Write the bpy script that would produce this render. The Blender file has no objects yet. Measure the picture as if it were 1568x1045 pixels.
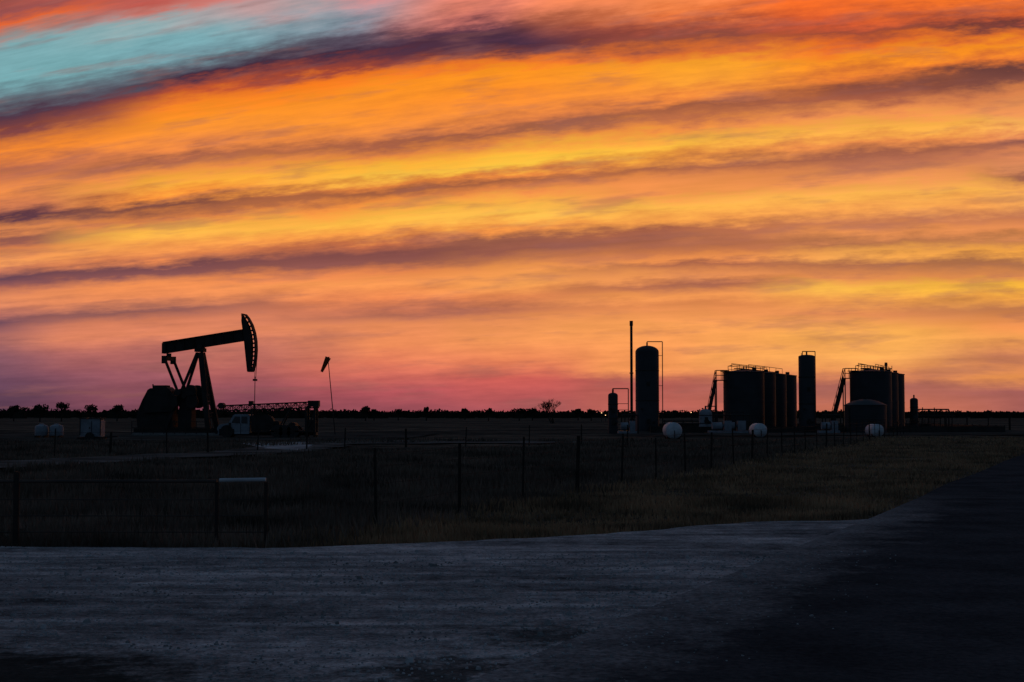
import bpy, math, random
import numpy as np
from mathutils import Vector, Matrix
random.seed(7); rng=np.random.default_rng(7)
scene=bpy.context.scene
EYE=1.8; F=2178.0; PITCH=math.atan(110/F)

# ---------------------------------------------------------------- camera
cd=bpy.data.cameras.new("camera"); cam=bpy.data.objects.new("camera",cd); scene.collection.objects.link(cam)
cd.sensor_width=36; cd.lens=50; cd.clip_end=9000; cd.clip_start=0.1
cam.location=(0,0,EYE); cam.rotation_euler=(math.radians(90)+PITCH,0,0)
scene.camera=cam
scene.view_settings.view_transform='Standard'; scene.view_settings.look='None'; scene.view_settings.exposure=0

def tanel(py): return math.tan(PITCH+math.atan((522.5-py)/F))
def gd(py): return -EYE/tanel(py)                 # ground distance seen at that survey reading
def gx(px,d): return (px-784)/F*d
def gp(px,py):
    d=gd(py); return (gx(px,d),d)
def lin1(c):
    c/=255.0
    return c/12.92 if c<=0.04045 else ((c+0.055)/1.055)**2.4
def lin(c): return (lin1(c[0]),lin1(c[1]),lin1(c[2]),1)

# ---------------------------------------------------------------- node helper
class N:
    def __init__(s,nt): s.nt=nt
    def _in(s,sock,v):
        if v is None: return
        if hasattr(v,'is_output'): s.nt.links.new(v,sock)
        else: sock.default_value=v
    def m(s,op,a,b=None,c=None,clamp=False):
        n=s.nt.nodes.new('ShaderNodeMath'); n.operation=op; n.use_clamp=clamp
        s._in(n.inputs[0],a); s._in(n.inputs[1],b); s._in(n.inputs[2],c); return n.outputs[0]
    def xyz(s,x,y,z=0.0):
        n=s.nt.nodes.new('ShaderNodeCombineXYZ'); s._in(n.inputs[0],x); s._in(n.inputs[1],y); s._in(n.inputs[2],z); return n.outputs[0]
    def noise(s,vec,scale=1,detail=4,rough=0.55,dist=0.0):
        n=s.nt.nodes.new('ShaderNodeTexNoise'); s._in(n.inputs['Vector'],vec)
        n.inputs['Scale'].default_value=scale; n.inputs['Detail'].default_value=detail
        n.inputs['Roughness'].default_value=rough; n.inputs['Distortion'].default_value=dist; return n.outputs['Fac']
    def noise2(s,vec,detail=4,rough=0.55):
        n=s.nt.nodes.new('ShaderNodeTexNoise'); n.noise_dimensions='2D'; s._in(n.inputs['Vector'],vec)
        n.inputs['Scale'].default_value=1; n.inputs['Detail'].default_value=detail
        n.inputs['Roughness'].default_value=rough; return n.outputs['Fac']
    def ramp(s,fac,stops,interp='LINEAR'):
        n=s.nt.nodes.new('ShaderNodeValToRGB'); cr=n.color_ramp; cr.interpolation=interp
        stops=sorted(stops,key=lambda q:q[0])
        cr.elements[0].position=stops[0][0]; cr.elements[0].color=stops[0][1]
        cr.elements[1].position=stops[-1][0]; cr.elements[1].color=stops[-1][1]
        for p,c in stops[1:-1]:
            e=cr.elements.new(p); e.color=c
        s._in(n.inputs[0],fac); return n.outputs[0]
    def mix(s,f,a,b,mode='MIX'):
        n=s.nt.nodes.new('ShaderNodeMix'); n.data_type='RGBA'; n.blend_type=mode
        s._in(n.inputs[0],f); s._in(n.inputs[6],a); s._in(n.inputs[7],b); return n.outputs[2]
    def maprange(s,v,a,b,c=0.0,d=1.0,smooth=False):
        n=s.nt.nodes.new('ShaderNodeMapRange'); n.clamp=True
        if smooth: n.interpolation_type='SMOOTHSTEP'
        s._in(n.inputs[0],v)
        for i,q in enumerate((a,b,c,d)): n.inputs[i+1].default_value=q
        return n.outputs[0]

# ---------------------------------------------------------------- sky (world)
w=bpy.data.worlds.new("sky"); scene.world=w; w.use_nodes=True
try:
    w.cycles.sampling_method='MANUAL'; w.cycles.sample_map_resolution=256
except Exception: pass
nt=w.node_tree; nt.nodes.clear(); g=N(nt)
tc=nt.nodes.new('ShaderNodeTexCoord'); sep=nt.nodes.new('ShaderNodeSeparateXYZ'); nt.links.new(tc.outputs['Generated'],sep.inputs[0])
X,Y,Z=sep.outputs
yy=g.m('MAXIMUM',Y,0.15)
u=g.m('DIVIDE',X,yy); t=g.m('DIVIDE',Z,yy)
uc=g.m('MINIMUM',g.m('MAXIMUM',u,-0.6),0.6)
f=g.m('ADD',g.m('MULTIPLY_ADD',uc,0.444,1.0),g.m('MULTIPLY',g.m('MULTIPLY',uc,uc),-0.309))
tcn=g.m('DIVIDE',g.m('MAXIMUM',t,0.0),f)
# streaked cloud turbulence in the straightened band coordinates
n1=g.noise2(g.xyz(g.m('MULTIPLY',u,4.5),g.m('MULTIPLY',tcn,24)),3,0.55)
n2=g.noise2(g.xyz(g.m('MULTIPLY',u,26),g.m('MULTIPLY_ADD',tcn,115,31.3)),4,0.64)
n3=g.noise2(g.xyz(g.m('MULTIPLY',u,9),g.m('SUBTRACT',g.m('MULTIPLY_ADD',tcn,170,7.3),g.m('MULTIPLY',u,4))),3,0.6)
n4=g.noise2(g.xyz(g.m('MULTIPLY_ADD',u,5,12),g.m('MULTIPLY',tcn,12)),2,0.55)
amp=g.maprange(tcn,0.0,0.22,0.25,1.0)
warp=g.m('ADD',g.m('MULTIPLY',g.m('SUBTRACT',n1,0.5),0.040),g.m('MULTIPLY',g.m('SUBTRACT',n2,0.5),0.052))
warp=g.m('ADD',warp,g.m('MULTIPLY',g.m('SUBTRACT',n3,0.5),0.018))
r=g.m('ADD',g.m('MULTIPLY',tcn,F/800.0),g.m('MULTIPLY',warp,amp))
uw=g.m('ADD',u,g.m('MULTIPLY',g.m('SUBTRACT',n4,0.5),0.2))
cols={
0:[(0,(170,85,70)),(22,(150,80,80)),(38,(235,105,50)),(58,(165,140,135)),(75,(125,172,178)),(125,(120,172,178)),(150,(98,115,125)),(180,(80,55,72)),(205,(130,68,66)),(232,(250,140,50)),(262,(190,108,78)),(290,(245,145,75)),(320,(205,120,80)),(338,(84,52,70)),(355,(230,140,80)),(372,(145,88,80)),(385,(220,130,80)),(400,(250,160,90)),(412,(200,120,90)),(430,(98,68,86)),(445,(170,100,90)),(460,(232,142,98)),(480,(190,115,100)),(495,(110,75,92)),(515,(175,108,102)),(540,(138,90,102)),(580,(112,74,94)),(625,(86,58,78))],
1:[(0,(190,90,80)),(14,(200,120,110)),(30,(150,175,178)),(60,(126,176,184)),(88,(115,152,162)),(105,(92,98,110)),(125,(68,46,66)),(145,(200,88,48)),(165,(255,138,38)),(185,(255,150,42)),(205,(252,148,60)),(225,(240,138,70)),(245,(172,100,74)),(262,(240,145,70)),(285,(255,176,62)),(300,(250,148,60)),(315,(120,72,66)),(330,(220,130,70)),(350,(255,186,74)),(375,(252,160,80)),(395,(236,138,80)),(408,(120,74,78)),(420,(138,84,83)),(435,(248,148,85)),(455,(238,142,90)),(475,(142,90,88)),(490,(220,130,95)),(510,(226,134,98)),(535,(190,110,100)),(570,(156,90,98)),(600,(136,78,90)),(625,(118,68,84))],
2:[(0,(222,140,135)),(22,(175,152,160)),(42,(135,142,155)),(65,(92,82,98)),(85,(68,46,66)),(105,(165,72,52)),(120,(255,128,32)),(150,(255,148,42)),(180,(255,150,52)),(205,(238,138,66)),(225,(165,94,70)),(240,(230,135,65)),(258,(255,180,58)),(272,(255,194,70)),(288,(225,130,62)),(300,(158,92,64)),(315,(248,148,66)),(340,(255,188,72)),(358,(253,160,72)),(372,(192,106,70)),(390,(136,80,76)),(405,(148,88,79)),(420,(238,138,80)),(435,(252,156,85)),(460,(246,142,85)),(475,(208,120,85)),(485,(176,105,84)),(500,(236,142,90)),(530,(240,142,90)),(560,(228,122,94)),(595,(188,88,92)),(625,(154,78,88))],
3:[(0,(238,135,110)),(20,(196,110,100)),(38,(92,54,70)),(60,(72,46,66)),(75,(105,56,62)),(95,(240,120,42)),(110,(255,150,34)),(140,(255,145,46)),(165,(248,143,62)),(185,(218,124,70)),(200,(158,94,70)),(215,(235,140,66)),(235,(255,186,62)),(250,(255,200,68)),(265,(238,138,64)),(278,(168,98,66)),(292,(235,138,72)),(310,(255,178,72)),(330,(255,193,80)),(350,(252,154,72)),(365,(155,93,72)),(380,(152,90,75)),(395,(194,118,76)),(410,(242,152,80)),(435,(252,164,85)),(455,(230,136,82)),(475,(180,106,80)),(490,(232,142,86)),(520,(248,154,90)),(550,(240,138,90)),(580,(208,96,88)),(622,(174,86,90))],
4:[(0,(250,138,78)),(20,(238,120,62)),(40,(180,85,58)),(55,(142,74,62)),(75,(220,110,50)),(95,(255,164,44)),(125,(255,162,54)),(150,(243,138,62)),(170,(164,94,66)),(185,(194,112,72)),(200,(245,148,67)),(222,(255,190,66)),(240,(233,148,62)),(256,(174,102,70)),(272,(238,143,76)),(300,(248,152,80)),(320,(255,185,78)),(340,(248,160,76)),(355,(172,100,72)),(372,(168,100,76)),(390,(206,123,77)),(400,(243,148,80)),(410,(176,104,76)),(425,(238,148,85)),(440,(176,104,76)),(455,(248,156,85)),(470,(230,140,82)),(500,(252,162,88)),(545,(252,158,90)),(568,(248,154,90)),(582,(184,94,85)),(622,(190,100,90))],
5:[(0,(252,112,42)),(30,(215,90,50)),(50,(160,76,56)),(70,(238,110,42)),(90,(255,148,38)),(110,(225,120,52)),(135,(145,79,60)),(155,(172,96,70)),(175,(243,148,80)),(200,(255,180,74)),(220,(238,143,76)),(240,(166,98,75)),(255,(194,117,82)),(275,(243,152,85)),(300,(255,182,80)),(320,(252,165,82)),(340,(208,127,82)),(355,(238,148,82)),(375,(182,114,76)),(390,(247,168,82)),(405,(178,110,76)),(425,(238,148,82)),(440,(255,188,78)),(460,(247,162,82)),(480,(230,142,86)),(510,(254,176,84)),(545,(252,174,90)),(575,(226,138,90)),(590,(172,102,90)),(625,(200,114,90))],
6:[(0,(252,120,42)),(25,(196,88,50)),(40,(110,58,56)),(55,(220,110,46)),(70,(255,148,34)),(88,(230,120,50)),(105,(110,65,60)),(125,(130,76,66)),(145,(218,130,77)),(175,(248,156,90)),(190,(254,180,90)),(205,(233,140,86)),(222,(148,90,80)),(240,(228,138,90)),(260,(213,135,90)),(275,(148,90,76)),(290,(248,168,82)),(310,(254,176,90)),(335,(192,116,86)),(355,(243,148,86)),(370,(204,132,74)),(385,(250,168,66)),(400,(168,108,73)),(420,(223,140,77)),(435,(255,188,60)),(450,(238,160,70)),(470,(192,121,77)),(500,(243,150,82)),(520,(248,163,86)),(545,(200,123,86)),(580,(236,148,82)),(600,(166,95,90))]}
color=None
for i in range(7):
    ui=-0.36+0.12*i; fi=1+0.444*ui-0.309*ui*ui
    stops=[(max(0.0,min(1.0,tanel(py)*F/fi/800.0)),lin(c)) for py,c in cols[i]]
    c=g.ramp(r,stops)
    if color is None: color=c
    else:
        fac=g.maprange(uw,ui-0.12,ui,0,1,True); color=g.mix(fac,color,c)
# thin mauve veil in broken patches and fine cirrus fibres
veil=g.noise2(g.xyz(g.m('MULTIPLY_ADD',u,11,5),g.m('SUBTRACT',g.m('MULTIPLY',tcn,80),g.m('MULTIPLY',u,1))),4,0.6)
color=g.mix(g.maprange(veil,0.50,0.76,0,0.40,True),color,(*lin((150,94,88))[:3],1))
gain=g.maprange(g.m('ADD',g.m('MULTIPLY',n3,0.5),g.m('MULTIPLY',n2,0.5)),0.32,0.68,0.85,1.08)
vm=nt.nodes.new('ShaderNodeVectorMath'); vm.operation='SCALE'; nt.links.new(color,vm.inputs[0]); nt.links.new(gain,vm.inputs['Scale'])
cloud=vm.outputs[0]
sky=nt.nodes.new('ShaderNodeTexSky'); sky.sky_type='NISHITA'; sky.sun_disc=False
sky.sun_elevation=math.radians(1.0); sky.sun_rotation=math.radians(4)
sc=nt.nodes.new('ShaderNodeVectorMath'); sc.operation='SCALE'; nt.links.new(sky.outputs[0],sc.inputs[0]); sc.inputs['Scale'].default_value=0.05
dusk=g.mix(0.85,sc.outputs[0],(0.046,0.084,0.142,1))
m1=g.maprange(Z,0.30,0.40,1,0,True); m2=g.maprange(Y,0.35,0.8,0,1,True); mask=g.m('MULTIPLY',m1,m2)
final=g.mix(mask,dusk,cloud)
bg=nt.nodes.new('ShaderNodeBackground'); nt.links.new(final,bg.inputs[0]); bg.inputs[1].default_value=1.0
wo=nt.nodes.new('ShaderNodeOutputWorld'); nt.links.new(bg.outputs[0],wo.inputs[0])

sd=bpy.data.lights.new("sun",'SUN'); sd.energy=0.04; sd.angle=math.radians(0.5); sd.color=(1,0.6,0.35)
so=bpy.data.objects.new("sun",sd); scene.collection.objects.link(so)
so.rotation_euler=(math.radians(-89),0,math.radians(-4))

# ---------------------------------------------------------------- materials
def mat(name,c1,c2=None,rough=0.7,scale=3.0,metal=0.0,bump=0.0,bscale=None,detail=6,spec=0.5,emit=None):
    m=bpy.data.materials.new(name); m.use_nodes=True; q=N(m.node_tree)
    b=m.node_tree.nodes['Principled BSDF']
    tcx=m.node_tree.nodes.new('ShaderNodeTexCoord').outputs['Object']
    c2=c2 or tuple(x*0.7 for x in c1)
    n=q.noise(tcx,scale,min(detail,4),0.6)
    col=q.ramp(n,[(0.35,(*c1,1)),(0.65,(*c2,1))])
    m.node_tree.links.new(col,b.inputs['Base Color'])
    b.inputs['Roughness'].default_value=rough; b.inputs['Metallic'].default_value=metal
    b.inputs['Specular IOR Level'].default_value=spec
    if bump:
        n2=q.noise(tcx,bscale or scale*6,4,0.65)
        bp=m.node_tree.nodes.new('ShaderNodeBump'); bp.inputs['Strength'].default_value=bump; bp.inputs['Distance'].default_value=0.05
        m.node_tree.links.new(n2,bp.inputs['Height']); m.node_tree.links.new(bp.outputs[0],b.inputs['Normal'])
    if emit:
        b.inputs['Emission Color'].default_value=(*emit[:3],1); b.inputs['Emission Strength'].default_value=emit[3]
    return m
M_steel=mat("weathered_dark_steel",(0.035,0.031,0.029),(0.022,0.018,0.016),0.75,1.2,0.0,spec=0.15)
M_rust=mat("rusty_pipe",(0.04,0.03,0.026),(0.025,0.022,0.021),0.8,2.0,spec=0.1)
M_gate=mat("rusted_gate_pipe",(0.075,0.052,0.042),(0.035,0.028,0.025),0.7,1.0,spec=0.2)
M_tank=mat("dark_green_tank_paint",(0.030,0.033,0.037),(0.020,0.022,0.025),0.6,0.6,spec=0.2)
M_white=mat("weathered_white_paint",(0.50,0.53,0.56),(0.32,0.34,0.36),0.6,1.5,spec=0.2)
M_grey=mat("grey_paint",(0.22,0.24,0.27),(0.14,0.15,0.17),0.6,1.5,spec=0.2)
M_glass=mat("dark_glass",(0.02,0.025,0.03),(0.02,0.02,0.02),0.15,1)
M_tyre=mat("tyre_rubber",(0.02,0.02,0.02),(0.015,0.015,0.015),0.9,3)
M_conc=mat("concrete",(0.2,0.19,0.18),(0.12,0.115,0.11),0.9,2,bump=0.3)
M_wood=mat("weathered_post_wood",(0.04,0.035,0.031),(0.024,0.021,0.019),0.95,6,bump=0.4,spec=0.0)
M_leaf=mat("distant_foliage",(0.022,0.022,0.016),(0.010,0.010,0.008),0.95,0.3,spec=0.0)
M_bark=mat("bark",(0.04,0.032,0.027),(0.02,0.018,0.015),0.95,3,spec=0.0)
M_sock=mat("windsock_fabric",(0.35,0.08,0.03),(0.2,0.05,0.02),0.9,3,spec=0.0)
M_lamp=mat("lamp_glow",(0.8,0.6,0.4),None,0.5,1,emit=(1,0.55,0.25,4))

# ---------------------------------------------------------------- mesh builder
class B:
    def __init__(s): s.v=[]; s.f=[]
    def add(s,vs,fs):
        o=len(s.v); s.v+= [tuple(a) for a in vs]; s.f+=[tuple(i+o for i in q) for q in fs]
    def box(s,c,d,rot=None):
        x,y,z=d[0]/2,d[1]/2,d[2]/2; vs=[Vector((a*x,b*y,e*z)) for a in(-1,1) for b in(-1,1) for e in(-1,1)]
        if rot is not None: vs=[rot@q for q in vs]
        vs=[q+Vector(c) for q in vs]
        s.add(vs,[(0,1,3,2),(4,6,7,5),(0,4,5,1),(2,3,7,6),(0,2,6,4),(1,5,7,3)])
    def cyl(s,a,b,r,r2=None,n=10,cap=True):
        a=Vector(a);b=Vector(b); r2=r if r2 is None else r2; d=(b-a)
        if d.length<1e-6: return
        q=d.to_track_quat('Z','Y'); vs=[]
        for p,rr in((a,r),(b,r2)):
            for i in range(n):
                an=2*math.pi*i/n; vs.append(p+q@Vector((rr*math.cos(an),rr*math.sin(an),0)))
        fs=[(i,(i+1)%n,n+(i+1)%n,n+i) for i in range(n)]
        if cap: fs+=[tuple(range(n-1,-1,-1)),tuple(range(n,2*n))]
        s.add(vs,fs)
    def beam(s,a,b,wy,h):
        """rectangular bar from a to b"""
        a=Vector(a);b=Vector(b);d=b-a; L=d.length; xx=d.normalized()
        up=Vector((0,1,0)); 
        if abs(xx.dot(up))>0.95: up=Vector((0,0,1))
        zz=xx.cross(up).normalized(); y2=zz.cross(xx)
        R=Matrix((xx,y2,zz)).transposed()
        s.box((a+b)/2,(L,wy,h),R)
    def path(s,pts,r,n=6):
        for a,b in zip(pts[:-1],pts[1:]): s.cyl(a,b,r,n=n)
    def prism(s,poly,y0,y1):
        n=len(poly); vs=[(p[0],y0,p[1]) for p in poly]+[(p[0],y1,p[1]) for p in poly]
        s.add(vs,[tuple(range(n)),tuple(range(2*n-1,n-1,-1))]+[(i,n+i,n+(i+1)%n,(i+1)%n) for i in range(n)])
    def lathe(s,c,prof,n=32):
        vs=[];fs=[]
        for r,z in prof:
            for i in range(n):
                an=2*math.pi*i/n; vs.append((c[0]+r*math.cos(an),c[1]+r*math.sin(an),c[2]+z))
        for k in range(len(prof)-1):
            for i in range(n): fs.append((k*n+i,k*n+(i+1)%n,(k+1)*n+(i+1)%n,(k+1)*n+i))
        s.add(vs,fs)
    def lathex(s,c,prof,n=24,ax='x'):
        vs=[];fs=[]
        for r,z in prof:
            for i in range(n):
                an=2*math.pi*i/n
                if ax=='x': vs.append((c[0]+z,c[1]+r*math.cos(an),c[2]+r*math.sin(an)))
                else: vs.append((c[0]+r*math.cos(an),c[1]+z,c[2]+r*math.sin(an)))
        for k in range(len(prof)-1):
            for i in range(n): fs.append((k*n+i,k*n+(i+1)%n,(k+1)*n+(i+1)%n,(k+1)*n+i))
        s.add(vs,fs)
    def obj(s,name,m,parent=None,smooth=True):
        me=bpy.data.meshes.new(name); me.from_pydata(s.v,[],s.f); me.validate()
        o=bpy.data.objects.new(name,me); scene.collection.objects.link(o); me.materials.append(m)
        if smooth:
            me.polygons.foreach_set('use_smooth',[True]*len(me.polygons)); me.set_sharp_from_angle(angle=math.radians(35))
        if parent: o.parent=parent
        return o
def root(name,loc,rz=0):
    e=bpy.data.objects.new(name,None); scene.collection.objects.link(e); e.location=loc; e.rotation_euler=(0,0,rz); e.empty_display_size=0.5; return e

# ---------------------------------------------------------------- value noise for meshes
def vnoise(x,y,seed=0):
    xi=np.floor(x).astype(int); yi=np.floor(y).astype(int); xf=x-xi; yf=y-yi
    def h(a,b):
        q=np.sin(a*127.1+b*311.7+seed*74.7)*43758.5453; return q-np.floor(q)
    sx=xf*xf*(3-2*xf); sy=yf*yf*(3-2*yf)
    return (h(xi,yi)*(1-sx)+h(xi+1,yi)*sx)*(1-sy)+(h(xi,yi+1)*(1-sx)+h(xi+1,yi+1)*sx)*sy

# ---------------------------------------------------------------- ground
def ghei(x,y):
    x=np.asarray(x,float); y=np.asarray(y,float)
    n=vnoise(x*0.25,y*0.25)*0.6+vnoise(x*0.9,y*0.9,3)*0.25+vnoise(x*2.7,y*2.7,5)*0.15
    return -0.006-0.14*n
ys=np.concatenate([np.linspace(-60,4,30),np.geomspace(4.3,160,330),np.geomspace(165,6000,60)])
us=np.linspace(-1,1,260)
vs=[]
for yv in ys:
    half=max(60,abs(yv)*0.9)
    xs=us*half
    z=ghei(xs,np.full_like(xs,yv)); vs.append(np.stack([xs,np.full_like(xs,yv),z],1))
V=np.concatenate(vs); R,C=len(ys),len(us)
ii=np.arange(R*C).reshape(R,C)
Fc=np.stack([ii[:-1,:-1],ii[:-1,1:],ii[1:,1:],ii[1:,:-1]],-1).reshape(-1,4)
me=bpy.data.meshes.new("ground"); me.from_pydata(V.tolist(),[],Fc.tolist()); gr=bpy.data.objects.new("ground",me); scene.collection.objects.link(gr)
me.polygons.foreach_set('use_smooth',[True]*len(me.polygons))
mg=bpy.data.materials.new("dry_pasture"); mg.use_nodes=True; q=N(mg.node_tree); bs=mg.node_tree.nodes['Principled BSDF']
oc=mg.node_tree.nodes.new('ShaderNodeTexCoord').outputs['Object']
a=q.noise(oc,0.05,4,0.6); b_=q.noise(oc,0.35,6,0.75)
c1=q.ramp(b_,[(0.35,(0.04,0.032,0.026,1)),(0.65,(0.18,0.14,0.105,1))])
c2=q.ramp(b_,[(0.35,(0.02,0.019,0.017,1)),(0.65,(0.07,0.060,0.050,1))])
mg.node_tree.links.new(q.mix(q.maprange(a,0.42,0.6),c1,c2),bs.inputs['Base Color']); bs.inputs['Roughness'].default_value=1; bs.inputs['Specular IOR Level'].default_value=0
bp=mg.node_tree.nodes.new('ShaderNodeBump'); bp.inputs['Strength'].default_value=0.5; bp.inputs['Distance'].default_value=0.08
mg.node_tree.links.new(q.noise(oc,6,4,0.7),bp.inputs['Height']); mg.node_tree.links.new(bp.outputs[0],bs.inputs['Normal'])
me.materials.append(mg)

def sheet(name,poly,z,m,jit=0.12,step=0.35):
    pts=[]
    n=len(poly)
    for i in range(n):
        a=Vector(poly[i]); b=Vector(poly[(i+1)%n]); L=(b-a).length; k=max(1,min(160,int(L/step)))
        nrm=Vector((-(b-a).y,(b-a).x)).normalized()
        for j in range(k):
            p=a+(b-a)*j/k; d=(vnoise(np.array(p.x*1.3+i),np.array(p.y*1.3),9)-0.5)*2*jit+(vnoise(np.array(p.x*5),np.array(p.y*5+i),4)-0.5)*jit
            pts.append(p+nrm*float(d))
    me=bpy.data.meshes.new(name); me.from_pydata([(p.x,p.y,z) for p in pts],[],[tuple(range(len(pts)))])
    import bmesh
    bm=bmesh.new(); bm.from_mesh(me); bmesh.ops.triangulate(bm,faces=bm.faces[:]); bmesh.ops.recalc_face_normals(bm,faces=bm.faces[:])
    if sum(fc.normal.z*fc.calc_area() for fc in bm.faces)<0: bmesh.ops.reverse_faces(bm,faces=bm.faces[:])
    bm.to_mesh(me); bm.free()
    o=bpy.data.objects.new(name,me); scene.collection.objects.link(o); me.materials.append(m); return o

# gravel material
mgv=bpy.data.materials.new("caliche_gravel"); mgv.use_nodes=True; q=N(mgv.node_tree); bs=mgv.node_tree.nodes['Principled BSDF']
oc=mgv.node_tree.nodes.new('ShaderNodeTexCoord').outputs['Object']
def stretched(ang,sxx,syy,det):
    mp=mgv.node_tree.nodes.new('ShaderNodeMapping'); mgv.node_tree.links.new(oc,mp.inputs[0]); mp.inputs['Rotation'].default_value=(0,0,math.radians(ang)); mp.inputs['Scale'].default_value=(sxx,syy,1)
    return q.noise(mp.outputs[0],1.0,det,0.65,0.8)
track=stretched(-8,0.22,1.3,4); track2=stretched(-42,0.22,1.8,4)
big=q.noise(oc,0.35,4,0.6); gran=q.noise(oc,22,4,0.78); med=q.noise(oc,3.2,5,0.72)
s_=q.m('ADD',q.m('ADD',q.m('MULTIPLY',track,0.18),q.m('MULTIPLY',track2,0.26)),q.m('ADD',q.m('MULTIPLY',big,0.26),q.m('MULTIPLY',med,0.30)))
cc=q.ramp(s_,[(0.40,(0.08,0.082,0.086,1)),(0.46,(0.21,0.214,0.22,1)),(0.53,(0.38,0.385,0.39,1)),(0.60,(0.62,0.62,0.62,1))])
cc=q.mix(1.0,cc,q.ramp(gran,[(0.36,(0.45,0.45,0.45,1)),(0.62,(1.1,1.1,1.1,1))]),'MULTIPLY')
# damp weedy hollow in the near-left of the apron, damp hollows near the road
def hollow(cc,c,r0,r1,f_):
    vd=mgv.node_tree.nodes.new('ShaderNodeVectorMath'); vd.operation='DISTANCE'; mgv.node_tree.links.new(oc,vd.inputs[0]); vd.inputs[1].default_value=c
    hol=q.m('ADD',vd.outputs['Value'],q.m('MULTIPLY',q.m('SUBTRACT',med,0.5),2.2))
    return q.mix(q.maprange(hol,r0,r1,f_,0.0,True),cc,(0.022,0.022,0.020,1))
cc=hollow(cc,(-3.7,9.4,0),0.9,2.1,0.92); cc=hollow(cc,(-0.45,9.9,0),0.2,0.9,0.75); cc=hollow(cc,(0.3,11.6,0),0.1,0.8,0.7)
mgv.node_tree.links.new(cc,bs.inputs['Base Color']); bs.inputs['Roughness'].default_value=1.0; bs.inputs['Specular IOR Level'].default_value=0.0
bp=mgv.node_tree.nodes.new('ShaderNodeBump'); bp.inputs['Strength'].default_value=0.6; bp.inputs['Distance'].default_value=0.06
mgv.node_tree.links.new(q.m('ADD',q.m('MULTIPLY',gran,0.35),q.m('ADD',med,track2)),bp.inputs['Height']); mgv.node_tree.links.new(bp.outputs[0],bs.inputs['Normal'])
# asphalt with gravel washed over its left edge
mas=bpy.data.materials.new("worn_asphalt"); mas.use_nodes=True; q=N(mas.node_tree); bs=mas.node_tree.nodes['Principled BSDF']
oc=mas.node_tree.nodes.new('ShaderNodeTexCoord').outputs['Object']
n_a=q.noise(oc,14,5,0.78); n_c=q.noise(oc,1.1,5,0.7)
base=q.ramp(n_a,[(0.3,(0.024,0.025,0.029,1)),(0.7,(0.066,0.067,0.072,1))])
wear=q.noise(oc,0.7,5,0.65)
base=q.mix(1.0,base,q.ramp(wear,[(0.35,(0.72,0.72,0.72,1)),(0.65,(1.35,1.35,1.35,1))]),'MULTIPLY')
sx=mas.node_tree.nodes.new('ShaderNodeSeparateXYZ'); mas.node_tree.links.new(oc,sx.inputs[0])
dist=q.m('MULTIPLY',q.m('SUBTRACT',sx.outputs[0],q.m('MULTIPLY_ADD',sx.outputs[1],0.43,-4.45)),0.92)
edge=q.m('ADD',q.maprange(dist,0.0,2.1,0.95,-0.6),q.m('MULTIPLY',q.m('SUBTRACT',n_c,0.5),2.4),clamp=True)
near=q.maprange(sx.outputs[1],24,32,1,0)
dust=q.ramp(n_a,[(0.35,(0.09,0.09,0.093,1)),(0.65,(0.30,0.30,0.305,1))])
cc=q.mix(q.m('MULTIPLY',edge,near),base,dust)
mas.node_tree.links.new(cc,bs.inputs['Base Color']); bs.inputs['Roughness'].default_value=1.0; bs.inputs['Specular IOR Level'].default_value=0.0
bp=mas.node_tree.nodes.new('ShaderNodeBump'); bp.inputs['Strength'].default_value=0.3; bp.inputs['Distance'].default_value=0.02
mas.node_tree.links.new(n_a,bp.inputs['Height']); mas.node_tree.links.new(bp.outputs[0],bs.inputs['Normal'])

drive=[gp(-500,836),gp(0,838),gp(400,839),gp(600,833),gp(800,825),gp(930,818),gp(1050,806),gp(1150,800),gp(1310,797),
       (7.2,25.0),(1.8,13.2),(-0.2,8.0),(-0.3,2.0),(-9,2.0),gp(-500,960)]
sheet("gravel_driveway",drive,0.004,mgv,0.14)
def roadx(y): return -4.45+0.43*y
W=9.4
sheet("asphalt_road",[(roadx(-40),-40),(roadx(-40)+W,-40),(roadx(900)+W,900),(roadx(900),900)],0.010,mas,0.09,0.6)
lease=[gp(-300,712),gp(0,706),gp(330,692),gp(470,678),gp(540,674),gp(700,675),gp(830,676),gp(960,677),gp(830,679),gp(700,679),gp(540,680),gp(480,691),gp(330,699),gp(0,718),gp(-300,732)]
mlr=mat("lease_road_caliche",(0.15,0.14,0.13),(0.05,0.045,0.04),0.95,0.35,bump=0.3,bscale=3,spec=0.0)
sheet("lease_road",lease,0.006,mlr,0.7,1.0)
map_=mat("pale_caliche",(0.42,0.42,0.42),(0.18,0.18,0.18),0.95,0.6,spec=0.0)
sheet("caliche_apron",[gp(372,679),gp(468,677),gp(476,683),gp(462,690),gp(418,688),gp(392,684)],0.010,map_,0.4,0.6)
mpad=mat("well_pad_dirt",(0.09,0.08,0.07),(0.03,0.026,0.022),0.95,0.3,bump=0.3,bscale=2,spec=0.0)
sheet("well_pad",[(-52,92),(-8,92),(-6,128),(-50,130)],0.003,mpad,0.8,1.0)
sheet("tank_battery_pad",[(8,112),(50,118),(54,175),(14,175)],0.003,mpad,0.8,1.0)

def in_drive(x,y):
    x=np.atleast_1d(x); y=np.atleast_1d(y)
    n=len(drive); c=np.zeros(len(x),bool); j=n-1
    for i in range(n):
        xi,yi=drive[i]; xj,yj=drive[j]
        if yi!=yj:
            cond=((yi>y)!=(yj>y))&(x<(xj-xi)*(y-yi)/(yj-yi)+xi); c^=cond
        j=i
    return c
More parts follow.
